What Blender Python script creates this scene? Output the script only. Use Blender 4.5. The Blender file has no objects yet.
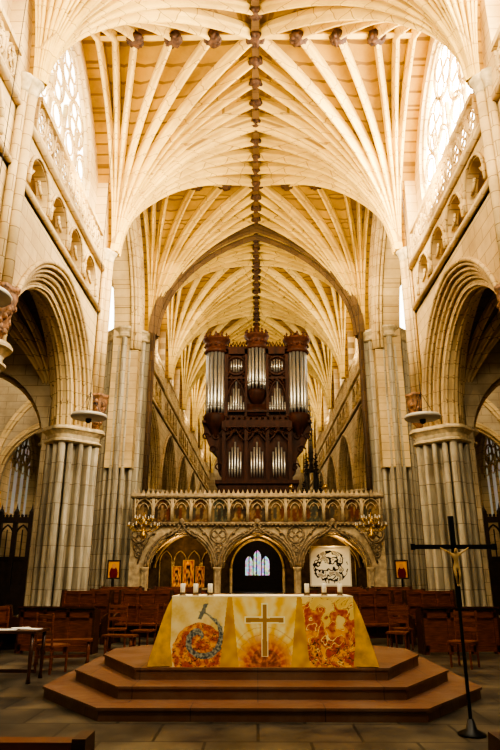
import bpy, bmesh, math, random
from mathutils import Vector, noise
random.seed(7)
COL=bpy.context.scene.collection
pi=math.pi
# ------------------------------------------------------------------ mesh builder
class MB:
    def __init__(s): s.v=[]; s.f=[]
    def add(s,vs,fs):
        o=len(s.v); s.v+=[tuple(v) for v in vs]; s.f+=[tuple(i+o for i in f) for f in fs]
    def box(s,x0,x1,y0,y1,z0,z1):
        s.add([(x0,y0,z0),(x1,y0,z0),(x1,y1,z0),(x0,y1,z0),(x0,y0,z1),(x1,y0,z1),(x1,y1,z1),(x0,y1,z1)],
              [(0,3,2,1),(4,5,6,7),(0,1,5,4),(1,2,6,5),(2,3,7,6),(3,0,4,7)])
    def grid(s,rows,closed=False):
        n=len(rows[0]); vs=[p for r in rows for p in r]; fs=[]
        for i in range(len(rows)-1):
            for j in range(n if closed else n-1):
                k=(j+1)%n
                fs.append((i*n+j,i*n+k,(i+1)*n+k,(i+1)*n+j))
        s.add(vs,fs)
    def tube(s,pts,r,n=6,ref=(0,0,1),closed=False,caps=True):
        pts=[Vector(p) for p in pts]; ref=Vector(ref).normalized(); m=len(pts); rows=[]
        for i,p in enumerate(pts):
            if closed: T=pts[(i+1)%m]-pts[i-1]
            else: T=pts[min(i+1,m-1)]-pts[max(i-1,0)]
            T.normalize(); a=ref-T*ref.dot(T)
            if a.length<1e-3: a=Vector((1,0,0))-T*T.x
            if a.length<1e-3: a=Vector((0,1,0))
            a.normalize(); b=T.cross(a); rr=r[i] if isinstance(r,(list,tuple)) else r
            rows.append([p+(a*math.cos(2*pi*k/n)+b*math.sin(2*pi*k/n))*rr for k in range(n)])
        if closed: rows.append(rows[0])
        o=len(s.v); s.grid(rows,True)
        if caps and not closed:
            s.f.append(tuple(o+k for k in range(n))); s.f.append(tuple(o+(m-1)*n+k for k in range(n)))
    def lathe(s,prof,c=(0,0,0),n=16,sx=1,sy=1,a0=0,ripple=0,rn=8):
        rows=[]
        for r,z in prof:
            rows.append([(c[0]+sx*r*(1+ripple*math.cos(rn*2*pi*k/n))*math.cos(2*pi*k/n+a0),c[1]+sy*r*(1+ripple*math.cos(rn*2*pi*k/n))*math.sin(2*pi*k/n+a0),c[2]+z) for k in range(n)])
        o=len(s.v); s.grid(rows,True)
        s.f.append(tuple(o+k for k in range(n))); s.f.append(tuple(o+(len(prof)-1)*n+k for k in range(n)))
    def prism(s,poly,vec):
        n=len(poly); v=Vector(vec); a=[Vector(p) for p in poly]; o=len(s.v)
        s.add(a+[p+v for p in a],[tuple(range(n)),tuple(range(2*n-1,n-1,-1))]+[(i,(i+1)%n,n+(i+1)%n,n+i) for i in range(n)])
    def ball(s,c,r,n=8,sz=1,lump=0):
        rows=[]
        for i in range(n+1):
            th=pi*i/n
            row=[]
            for k in range(n*2):
                ph=pi*k/n
                d=Vector((math.sin(th)*math.cos(ph),math.sin(th)*math.sin(ph),math.cos(th)*sz))
                q=r*(1+lump*noise.noise(d*3.1+Vector(c)))
                row.append((c[0]+d.x*q,c[1]+d.y*q,c[2]+d.z*q))
            rows.append(row)
        s.grid(rows,True)
    def mesh(s,name,mat=None,smooth=False):
        me=bpy.data.meshes.new(name); me.from_pydata(s.v,[],s.f); me.update()
        bm=bmesh.new(); bm.from_mesh(me); bmesh.ops.recalc_face_normals(bm,faces=bm.faces); bm.to_mesh(me); bm.free()
        if mat: me.materials.append(mat)
        if smooth: me.polygons.foreach_set('use_smooth',[True]*len(me.polygons))
        return me
def obj(name,me,loc=(0,0,0),parent=None,label=None,category=None,kind=None,group=None,rot=0):
    o=bpy.data.objects.new(name,me); COL.objects.link(o); o.location=loc; o.rotation_euler=(0,0,rot)
    if parent: o.parent=parent
    if label: o['label']=label
    if category: o['category']=category
    if kind: o['kind']=kind
    if group: o['group']=group
    return o
def struct(name,mb,mat,label,cat,smooth=False):
    return obj(name,mb.mesh(name,mat,smooth),label=label,category=cat,kind='structure')
def thing(name,parts,loc,label,category,rot=0,group=None):
    e=obj(name,None,loc,None,label,category,None,group,rot); e.empty_display_size=.2
    for p in parts:
        obj(p[0],p[1],p[2] if len(p)>2 and p[2] else (0,0,0),e,p[3] if len(p)>3 else None)
    return e
# ------------------------------------------------------------------ materials
def nt(name):
    m=bpy.data.materials.new(name); m.use_nodes=True; t=m.node_tree; return m,t,t.nodes,t.links,t.nodes['Principled BSDF']
def plain(name,c,rough=.6,metal=0,var=.25,scale=4,spec=None,bump=.0,stretch=(1,1,1)):
    m,t,N,L,B=nt(name)
    tc=N.new('ShaderNodeTexCoord'); mp=N.new('ShaderNodeMapping'); mp.inputs['Scale'].default_value=stretch
    L.new(tc.outputs['Object'],mp.inputs[0])
    nz=N.new('ShaderNodeTexNoise'); nz.inputs['Scale'].default_value=scale; nz.inputs['Detail'].default_value=5
    L.new(mp.outputs[0],nz.inputs['Vector'])
    r=N.new('ShaderNodeValToRGB'); r.color_ramp.elements[0].position=.3; r.color_ramp.elements[1].position=.7
    r.color_ramp.elements[0].color=(c[0]*(1-var),c[1]*(1-var),c[2]*(1-var),1); r.color_ramp.elements[1].color=(min(1,c[0]*(1+var)),min(1,c[1]*(1+var)),min(1,c[2]*(1+var)),1)
    L.new(nz.outputs[0],r.inputs[0]); L.new(r.outputs[0],B.inputs['Base Color'])
    B.inputs['Roughness'].default_value=rough; B.inputs['Metallic'].default_value=metal
    if spec is not None: B.inputs['Specular IOR Level'].default_value=spec
    if bump:
        b=N.new('ShaderNodeBump'); b.inputs['Strength'].default_value=bump; b.inputs['Distance'].default_value=.03
        L.new(nz.outputs[0],b.inputs['Height']); L.new(b.outputs[0],B.inputs['Normal'])
    return m
def ashlar(name,c1,c2,mort,plane='yz',bw=.9,bh=.36,stain=(.45,.33,.2),amt=.5,rough=.85,ms=.012,nscale=.5,stretch=(1,1,1)):
    m,t,N,L,B=nt(name)
    tc=N.new('ShaderNodeTexCoord'); sp=N.new('ShaderNodeSeparateXYZ'); cb=N.new('ShaderNodeCombineXYZ')
    L.new(tc.outputs['Object'],sp.inputs[0])
    L.new(sp.outputs['XYZ'.index(plane[0].upper())],cb.inputs[0]); L.new(sp.outputs['XYZ'.index(plane[1].upper())],cb.inputs[1])
    br=N.new('ShaderNodeTexBrick'); L.new(cb.outputs[0],br.inputs['Vector'])
    br.inputs['Scale'].default_value=1; br.inputs['Brick Width'].default_value=bw; br.inputs['Row Height'].default_value=bh
    br.inputs['Mortar Size'].default_value=ms; br.inputs['Mortar Smooth'].default_value=.3
    br.inputs['Color1'].default_value=(*c1,1); br.inputs['Color2'].default_value=(*c2,1); br.inputs['Mortar'].default_value=(*mort,1)
    mp=N.new('ShaderNodeMapping'); mp.inputs['Scale'].default_value=stretch; L.new(tc.outputs['Object'],mp.inputs[0])
    nz=N.new('ShaderNodeTexNoise'); nz.inputs['Scale'].default_value=nscale; nz.inputs['Detail'].default_value=8; nz.inputs['Roughness'].default_value=.65
    L.new(mp.outputs[0],nz.inputs['Vector'])
    r=N.new('ShaderNodeValToRGB'); r.color_ramp.elements[0].position=.42; r.color_ramp.elements[1].position=.68
    r.color_ramp.elements[0].color=(0,0,0,1); r.color_ramp.elements[1].color=(amt,amt,amt,1)
    L.new(nz.outputs[0],r.inputs[0])
    mx=N.new('ShaderNodeMixRGB'); mx.blend_type='MIX'; L.new(r.outputs[0],mx.inputs[0]); L.new(br.outputs[0],mx.inputs[1]); mx.inputs[2].default_value=(*stain,1)
    L.new(mx.outputs[0],B.inputs['Base Color']); B.inputs['Roughness'].default_value=rough
    b=N.new('ShaderNodeBump'); b.inputs['Strength'].default_value=.35; b.inputs['Distance'].default_value=.02
    n2=N.new('ShaderNodeTexNoise'); n2.inputs['Scale'].default_value=9; n2.inputs['Detail'].default_value=4; L.new(tc.outputs['Object'],n2.inputs['Vector'])
    L.new(n2.outputs[0],b.inputs['Height']); L.new(b.outputs[0],B.inputs['Normal'])
    return m
def vcol(name,rough=.8):
    m,t,N,L,B=nt(name); a=N.new('ShaderNodeVertexColor'); a.layer_name='Col'
    L.new(a.outputs[0],B.inputs['Base Color']); B.inputs['Roughness'].default_value=rough; B.inputs['Specular IOR Level'].default_value=.15
    return m
def glass(name,c,st,mixf=.18,sc=3):
    m,t,N,L,B=nt(name)
    tc=N.new('ShaderNodeTexCoord'); v=N.new('ShaderNodeTexVoronoi'); v.inputs['Scale'].default_value=sc
    L.new(tc.outputs['Object'],v.inputs['Vector'])
    mx=N.new('ShaderNodeMixRGB'); mx.inputs[0].default_value=mixf; mx.inputs[1].default_value=(*c,1); L.new(v.outputs['Color'],mx.inputs[2])
    L.new(mx.outputs[0],B.inputs['Emission Color']); B.inputs['Emission Strength'].default_value=st
    B.inputs['Base Color'].default_value=(.3,.3,.3,1)
    return m
M_wall=ashlar('stone_wall',(.74,.56,.29),(.64,.47,.23),(.32,.22,.10),'yz',stain=(.32,.21,.10),amt=.65)
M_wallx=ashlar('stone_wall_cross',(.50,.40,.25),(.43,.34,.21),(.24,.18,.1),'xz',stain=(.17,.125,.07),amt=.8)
M_vault=ashlar('vault_stone',(.50,.30,.055),(.41,.235,.04),(.20,.105,.02),'yz',bw=2.2,bh=.3,stain=(.19,.10,.025),amt=.75,ms=.03)
M_rib=ashlar('rib_stone',(.78,.56,.18),(.68,.47,.14),(.36,.23,.07),'yz',bw=.7,bh=.5,stain=(.34,.21,.065),amt=.6)
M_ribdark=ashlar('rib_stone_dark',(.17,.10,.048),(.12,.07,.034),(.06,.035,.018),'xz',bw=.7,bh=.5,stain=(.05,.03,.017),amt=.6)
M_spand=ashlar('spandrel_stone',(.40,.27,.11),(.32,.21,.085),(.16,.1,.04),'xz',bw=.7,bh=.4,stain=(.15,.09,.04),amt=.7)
M_ridge=ashlar('ridge_stone',(.20,.11,.04),(.14,.075,.03),(.08,.05,.025),'yz',bw=.7,bh=.5,stain=(.07,.04,.018),amt=.6)
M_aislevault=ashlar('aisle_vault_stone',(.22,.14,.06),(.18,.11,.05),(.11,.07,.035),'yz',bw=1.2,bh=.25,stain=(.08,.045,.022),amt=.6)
M_mould=ashlar('moulding_stone',(.70,.52,.27),(.58,.43,.21),(.26,.17,.07),'yz',bw=.5,bh=.4,stain=(.25,.16,.07),amt=.65)
M_pier=ashlar('pier_marble',(.56,.49,.35),(.46,.40,.28),(.17,.135,.085),'xz',bw=3,bh=.62,stain=(.17,.14,.095),amt=.85,rough=.6,nscale=1.6,stretch=(2,2,.25))
M_cap=plain('capital_stone',(.56,.45,.27),.8,var=.3,scale=6,bump=.5)
M_boss=plain('boss_brown',(.08,.035,.016),.7,var=.6,scale=9,bump=.8)
M_screen=plain('screen_stone',(.44,.34,.20),.8,var=.35,scale=5,bump=.5)
M_screendk=plain('screen_carved',(.27,.20,.115),.8,var=.5,scale=9,bump=.8)
M_shadow=plain('shaded_stone',(.085,.055,.03),.9,var=.5,scale=5)  # shade of the screen's recesses put into the back wall colour
M_wood=plain('organ_wood',(.040,.013,.006),.6,var=.5,scale=6,spec=.2,stretch=(1,1,.2))
M_woodl=plain('organ_wood_trim',(.065,.020,.009),.55,var=.5,scale=9,spec=.25)
M_pipe=plain('pipe_metal',(.50,.49,.46),.34,.8,var=.15,scale=3)
M_pew=plain('pew_wood',(.16,.045,.014),.4,var=.45,scale=5,stretch=(1,1,6))
M_pewd=plain('pew_wood_dark',(.055,.019,.008),.4,var=.4,scale=5,stretch=(1,1,6))
M_dark=plain('dark_oak',(.025,.014,.008),.5,var=.4,scale=5)
M_iron=plain('black_iron',(.008,.008,.009),.4,.3,var=.2)
M_brass=plain('brass',(.60,.38,.10),.3,.9,var=.2)
M_bronze=plain('bronze',(.16,.10,.05),.45,.5,var=.2)
M_gold=plain('gilding',(.60,.34,.07),.4,.5,var=.4,scale=10)
M_figure=plain('pale_gold_figure',(.55,.38,.16),.5,.2,var=.2,scale=10)
M_wax=plain('candle_wax',(.85,.80,.68),.5,var=.04)
M_lamp=plain('lamp_enamel',(.60,.56,.46),.4,var=.1)
M_red=plain('corbel_paint',(.22,.11,.05),.6,var=.7,scale=9,bump=.8)
M_paper=plain('paper',(.85,.84,.8),.7,var=.03)
M_plat=ashlar('platform_wood',(.165,.072,.036),(.135,.058,.029),(.06,.027,.015),'xy',bw=1.6,bh=1.2,stain=(.22,.14,.085),amt=.65,rough=.5,ms=.008,nscale=1.8)
M_clothg=plain('gold_cloth',(.62,.35,.045),.7,var=.3,scale=7,bump=.2)
M_cloth=plain('cream_cloth',(.80,.70,.45),.75,var=.06,scale=3)
M_vc=vcol('painted')
M_gw=glass('clerestory_glass',(1,.96,.84),5)
M_gwr=glass('clerestory_glass_bright',(1,.97,.86),20)
M_ga=glass('aisle_glass',(1,.92,.75),.18)
M_gs=glass('chapel_glass',(.55,.6,.9),1.0,.75,5)
m,t,N,L,B=nt('floor_flags'); M_floor=m
tc=N.new('ShaderNodeTexCoord'); br=N.new('ShaderNodeTexBrick'); L.new(tc.outputs['Object'],br.inputs['Vector'])
br.inputs['Scale'].default_value=1; br.inputs['Brick Width'].default_value=1.1; br.inputs['Row Height'].default_value=.8; br.inputs['Mortar Size'].default_value=.018
br.inputs['Color1'].default_value=(.115,.098,.070,1); br.inputs['Color2'].default_value=(.060,.052,.040,1); br.inputs['Mortar'].default_value=(.022,.019,.014,1)
nz=N.new('ShaderNodeTexNoise'); nz.inputs['Scale'].default_value=1.4; nz.inputs['Detail'].default_value=8; L.new(tc.outputs['Object'],nz.inputs['Vector'])
r=N.new('ShaderNodeValToRGB'); r.color_ramp.elements[0].position=.38; r.color_ramp.elements[0].color=(.35,.35,.37,1); r.color_ramp.elements[1].position=.66; r.color_ramp.elements[1].color=(1.5,1.4,1.2,1)
L.new(nz.outputs[0],r.inputs[0]); mx=N.new('ShaderNodeMixRGB'); mx.blend_type='MULTIPLY'; mx.inputs[0].default_value=1
L.new(br.outputs[0],mx.inputs[1]); L.new(r.outputs[0],mx.inputs[2]); L.new(mx.outputs[0],B.inputs['Base Color']); B.inputs['Roughness'].default_value=.42
# ------------------------------------------------------------------ arch helpers
def af(t,a): return math.sqrt(max(0,2*a*t-t*t))/math.sqrt(2*a-1)
def arch(c,hw,zs,rise,n=10):
    a=max(1.02,((rise/hw)**2+1)/2); L_=[]
    for i in range(n+1):
        t=(i/n)**1.7; L_.append((c-hw+hw*t,zs+rise*af(t,a)))
    return L_+[(2*c-u,z) for u,z in reversed(L_[:-1])]
def arch_wall(mb,M,u0,u1,z0,zt,c,hw,zs,rise,d0,d1,n=10,reveal=True):
    A=arch(c,hw,zs,rise,n)
    for d in (d0,d1):
        for a,b in ((u0,c-hw),(c+hw,u1)):
            if b-a>1e-4: mb.add([M(a,z0,d),M(b,z0,d),M(b,zt,d),M(a,zt,d)],[(0,1,2,3)])
        for (ua,za),(ub,zb) in zip(A[:-1],A[1:]):
            mb.add([M(ua,za,d),M(ub,zb,d),M(ub,zt,d),M(ua,zt,d)],[(0,1,2,3)])
    if reveal:
        O=[(c-hw,z0)]+A+[(c+hw,z0)]
        mb.grid([[M(u,z,d0) for u,z in O],[M(u,z,d1) for u,z in O]])
    mb.add([M(u0,zt,d0),M(u1,zt,d0),M(u1,zt,d1),M(u0,zt,d1)],[(0,1,2,3)])
    mb.add([M(u0,z0,d0),M(u0,zt,d0),M(u0,zt,d1),M(u0,z0,d1)],[(0,1,2,3)])
    mb.add([M(u1,z0,d0),M(u1,zt,d0),M(u1,zt,d1),M(u1,z0,d1)],[(0,1,2,3)])
def arch_ring(mb,M,c,zs,hwo,ro,hwi,ri,d0,d1,n=12):
    A=arch(c,hwo,zs,ro,n); Bq=arch(c,hwi,zs,ri,n)
    mb.grid([[M(u,z,d0) for u,z in A],[M(u,z,d0) for u,z in Bq],[M(u,z,d1) for u,z in Bq],[M(u,z,d1) for u,z in A]])
def arch_roll(mb,M,c,hw,zs,rise,d,r,ref,n=14,sides=7):
    mb.tube([M(u,z,d) for u,z in arch(c,hw,zs,rise,n)],r,sides,ref)
MYZ=lambda u,z,d:(d,u,z)
MXZ=lambda u,z,d:(u,d,z)
# ------------------------------------------------------------------ vault
VA=1.7
boss_pos=[]
ribprof=lambda w,dp:[(-w/2,.06),(-w/2,-dp*.35),(-w*.30,-dp*.55),(-w*.24,-dp*.85),(-w*.12,-dp),(w*.12,-dp),(w*.24,-dp*.85),(w*.30,-dp*.55),(w/2,-dp*.35),(w/2,.06)]
def rib(mb,S,E,z0,z1,w,dp,a=None,n=16,off=0,taper=True):
    a=a or VA
    d=Vector((E[0]-S[0],E[1]-S[1],0)); side=Vector((-d.y,d.x,0)).normalized(); P=[];K=[]
    for i in range(n+1):
        t=(i/n)**1.8; P.append(Vector((S[0]+d.x*t,S[1]+d.y*t,z0+(z1-z0)*af(t,a)+off))); K.append(min(1,.5+.5*(i/n)/.4) if taper else 1)
    rows=[]
    for i,p in enumerate(P):
        T=(P[min(i+1,n)]-P[max(i-1,0)]).normalized(); 
        if i==0: T=Vector((0,0,1))
        up=T.cross(side)
        if up.dot(Vector((-d.x,-d.y,1)))<0: up=-up
        rows.append([p+side*x+up*y for x,y in ribprof(w*K[i],dp*K[i])])
    mb.grid(rows)
def vault(web,ribs,xc,W,y0,y1,z0,z1,lf,tf,w=.2,dp=.26,thickw=.45,ext=.6,bosses=True,ridge=None):
    ym=(y0+y1)/2; ridge=ridge or ribs
    for sx in (-1,1):
        for yk in (y0,y1):
            sy=1 if yk==y0 else -1
            S=(xc+sx*W,yk)
            E=[(xc,yk+(ym-yk)*f) for f in lf]+[(xc+sx*W*f,ym) for f in tf]
            for a,b in zip(E[:-1],E[1:]):
                ns=4; rows=[]
                for j in range(ns+1):
                    s=j/ns; e=(a[0]+(b[0]-a[0])*s,a[1]+(b[1]-a[1])*s); row=[]
                    for i in range(17):
                        t=(i/16)**1.8
                        row.append((S[0]+(e[0]-S[0])*t,S[1]+(e[1]-S[1])*t,z0+(z1-z0)*af(t,VA)+.05+.16*math.sin(pi*s)*math.sin(pi*t)))
                    rows.append(row)
                web.grid(rows)
            for k,e in enumerate(E):
                if k==0:
                    if sy==1: rib(ribs,S,e,z0,z1,thickw,dp*1.2)
                else: rib(ribs,S,e,z0,z1,w,dp)
            if ext:
                rows=[]
                for i in range(17):
                    t=(i/16)**1.8; y=S[1]+(ym-S[1])*t; z=z0+(z1-z0)*af(t,VA)+.04
                    rows.append([(S[0],y,z),(S[0]+sx*ext,y,z)])
                web.grid(rows)
    ridge.box(xc-.13,xc+.13,y0,y1,z1-.34,z1+.1)
    ribs.box(xc-W,xc+W,ym-.1,ym+.1,z1-.28,z1+.1)
    if bosses:
        for f in lf: 
            for q in ((y0,1),(y1,-1)):
                if f==0 and q[1]==-1: continue
                if f==1 and q[1]==-1: continue
                boss_pos.append((xc,q[0]+(ym-q[0])*f,z1-.32,1.25 if f in(0,1) else 1.0))
        for f in (.27,.52,.76):
            for s in(-1,1): boss_pos.append((xc+s*W*f,ym,z1-.32,1.2))
LF=[0,.27,.52,.76,1]; TF=[.27,.52,.76,.89,1]
W=5.2; ZS=12.7; ZH=18.7
naveY=[3.9,11.5,19.5,27.3]
choirY=[27.3+7*i for i in range(7)]
web=MB(); ribs=MB(); ridge=MB()
for a,b in zip(naveY[:-1],naveY[1:]): vault(web,ribs,0,W,a,b,ZS,ZH,LF,TF,w=.24,dp=.42,thickw=.40,ridge=ridge)
struct('ceiling',web,M_vault,'yellow limestone webs of the nave vault','vaulted ceiling',True)
struct('trim_1',ribs,M_rib,'pale moulded stone ribs fanning across the nave vault','vault ribs')
web=MB(); ribs=MB()
for a,b in zip(choirY[:-1],choirY[1:]): vault(web,ribs,0,W,a,b,ZS,ZH,LF,TF,w=.22,dp=.40,thickw=.36,ridge=ridge)
struct('ceiling.001',web,M_vault,'yellow limestone webs of the choir vault beyond the organ','vaulted ceiling',True)
struct('trim_2',ribs,M_rib,'stone ribs of the long choir vault','vault ribs')
struct('trim_12',ridge,M_ridge,'dark continuous ridge rib along the vault crown','vault rib')
web=MB(); ribs=MB()
for s in (-1,1):
    for a,b in ((3.9,11.5),(11.5,19.5),(27.3,34.3),(34.3,41.3)):
        vault(web,ribs,s*9.3,2.6,a,b,6.3,10.2,[0,.33,.67,1],[.33,.67,1],w=.16,dp=.2,thickw=.35,ext=0,bosses=False)
    vault(web,ribs,s*11.25,5.75,19.5,27.3,11.5,18.2,LF,TF,w=.2,dp=.25,ext=0,bosses=False)
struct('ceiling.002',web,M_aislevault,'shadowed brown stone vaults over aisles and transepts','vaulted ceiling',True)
struct('trim_3',ribs,M_mould,'stone ribs of the aisle vaults','vault ribs')
bm_=MB(); bm_.ball((0,0,0),.24,8,.75,.55)
for i in range(8): bm_.ball((.17*math.cos(i*pi/4),.17*math.sin(i*pi/4),-.05),.085,5,1,.3)
bmesh_boss=bm_.mesh('roof_boss',M_boss,True)
for (x,y,z,k) in boss_pos:
    o=obj('roof_boss',bmesh_boss,(x,y,z),label='dark brown carved foliage boss on the vault ridge',category='roof boss',group='carved bosses on the vault'); o.scale=(k,k,k); o.rotation_euler=(0,0,x+y)
# ------------------------------------------------------------------ side walls
win_n=[0]
def window(s,yc,hw,z0,zs,rise,x,mat,lights=4,label='tall traceried window full of daylight'):
    win_n[0]+=1
    A=arch(yc,hw,zs,rise,10); g=MB(); g.prism([(x+s*.12,u,z) for u,z in [(yc-hw,z0)]+A+[(yc+hw,z0)]],(s*.03,0,0))
    o=obj('window_%d'%win_n[0],g.mesh('window_glass',mat),label=label,category='window',kind='structure')
    t_=MB(); ref=(1,0,0)
    xm=x
    for i in range(1,lights):
        u=yc-hw+2*hw*i/lights
        t_.box(xm-.06,xm+.06,u-.055,u+.055,z0,zs+rise*.32)
    lw=hw/lights
    for i in range(lights):
        u=yc-hw+lw*(2*i+1); t_.tube([MYZ(a,b,xm) for a,b in arch(u,lw,zs-.25,lw*1.5,5)],.045,5,ref)
        t_.tube([MYZ(u+lw*.55*math.cos(k*pi/5),zs-.15+lw*.5+lw*.55*math.sin(k*pi/5),xm) for k in range(10)],.03,4,ref,closed=True)
    for (du,dz,r) in ((-.42,.36,.30),(.42,.36,.30),(0,.68,.30)):
        rr=r*hw
        cu=yc+du*hw; cz=zs+dz*rise
        t_.tube([MYZ(cu+rr*math.cos(k*pi/8),cz+rr*math.sin(k*pi/8),xm) for k in range(16)],.05,5,ref,closed=True)
        for q in range(4):
            ca=cu+rr*.5*math.cos(q*pi/2+.78); cb=cz+rr*.5*math.sin(q*pi/2+.78)
            t_.tube([MYZ(ca+rr*.42*math.cos(k*pi/5),cb+rr*.42*math.sin(k*pi/5),xm) for k in range(10)],.03,4,ref,closed=True)
    t_.tube([MYZ(a,b,xm) for a,b in A],.09,6,ref)
    obj('tracery',t_.mesh('tracery',M_mould),parent=o,label='pale stone tracery bars')
def triforium(mb,tr,s,y0,y1,n=4):
    a=y0+.75; b=y1-.75; cw=(b-a)/n
    mb.box(*sorted((s*5.5,s*6.2)),y0,a,10.4,11.9); mb.box(*sorted((s*5.5,s*6.2)),b,y1,10.4,11.9)
    for i in range(n):
        c=a+cw*(i+.5)
        arch_wall(mb,MYZ,c-cw/2,c+cw/2,10.55,11.9,c,cw/2-.17,11.0,.62,s*5.5,s*5.8,6)
        arch_roll(tr,MYZ,c,cw/2-.12,11.0,.69,s*5.47,.05,(1,0,0),6,5)
        for q in(-1,1):
            tr.tube([MYZ(c+q*cw*.12,11.30,s*5.6),MYZ(c+q*cw*.20,11.12,s*5.6),MYZ(c+q*cw*.33,11.0,s*5.6)],.05,4,(1,0,0))
        for u in (c-cw/2+.09,c+cw/2-.09): tr.tube([(s*5.46,u,10.6),(s*5.46,u,11.0)],.06,6,(1,0,0))
    mb.box(*sorted((s*6.5,s*6.7)),y0,y1,10.4,11.9)
    mb.box(*sorted((s*5.5,s*6.7)),y0,y1,10.2,10.55)
    mb.box(*sorted((s*5.5,s*6.7)),y0,y1,11.85,11.95)
def side_bay(mb,tr,s,y0,y1,glassmat,detail=True,ac=0,ra=3.85,wn=.95):
    c=(y0+y1)/2; h=(y1-y0)/2
    ho=h-.32-ac; hi=h-.88-ac; cc=c+ac
    arch_wall(mb,MYZ,y0,y1,6.1,10.4,cc,ho,6.1,ra,s*5.5,s*6.7,12)
    arch_ring(mb,MYZ,cc,6.1,ho,ra,ho-.26,ra-.25,s*5.68,s*6.52)
    arch_ring(mb,MYZ,cc,6.1,ho-.26,ra-.25,hi,ra-.5,s*5.88,s*6.32)
    for k,(f,d) in enumerate(((.02,5.5),(-.10,5.60),(-.2,5.70),(-.31,5.80),(-.42,5.90),(-.54,6.0))):
        arch_roll(tr,MYZ,cc,ho+f,6.1,ra+f,s*d,.048,(1,0,0))
        if detail: arch_roll(tr,MYZ,cc,ho+f,6.1,ra+f,s*(12.2-d),.048,(1,0,0),10,5)
    arch_roll(tr,MYZ,cc,ho+.14,6.1,ra+.14,s*5.46,.07,(1,0,0))
    triforium(mb,tr,s,y0,y1)
    tr.box(*sorted((s*5.38,s*5.52)),y0,y1,10.28,10.42)
    tr.box(*sorted((s*5.36,s*5.55)),y0,y1,11.86,12.0)
    for y in(y0,y1):
        mb.box(*sorted((s*5.42,s*6.3)),max(y-.55,y0),min(y+.55,y1),12.0,18.6)
    mb.box(*sorted((s*5.8,s*6.2)),y0,y1,11.9,12.7)
    arch_wall(mb,MYZ,y0,y1,12.7,19,c,h-wn,14.6,3.5,s*5.8,s*6.2,10)
    window(s,c,h-wn,12.7,14.6,3.5,s*5.98,glassmat)
def balustrade_mesh(L_):
    b=MB(); b.box(-.07,.07,0,L_,0,.12); b.box(-.1,.1,0,L_,.95,1.1); n=round(L_/.62); cw=L_/n
    for i in range(n):
        c=cw*(i+.5)
        b.box(-.05,.05,c-cw/2-.035,c-cw/2+.035,.1,.97)
        b.tube([(0,c+.27*math.cos(k*pi/6),.53+.36*math.sin(k*pi/6)) for k in range(12)],.04,4,(1,0,0),closed=True)
        for q in range(4):
            cy,cz=c+.13*math.cos(q*pi/2),.53+.17*math.sin(q*pi/2)
            b.tube([(0,cy+.12*math.cos(k*pi/4),cz+.13*math.sin(k*pi/4)) for k in range(8)],.028,4,(1,0,0),closed=True)
        for q in(-1,1):
            b.tube([(0,c+q*.02,.97),(0,c+q*cw*.46,.62)],.03,4,(1,0,0)); b.tube([(0,c+q*.02,.1),(0,c+q*cw*.46,.42)],.03,4,(1,0,0))
    b.box(-.05,.05,L_-.035,L_,.1,.97)
    return b.mesh('balustrade',M_mould)
balN=balustrade_mesh(6.4); balC=balustrade_mesh(5.4)
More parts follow.
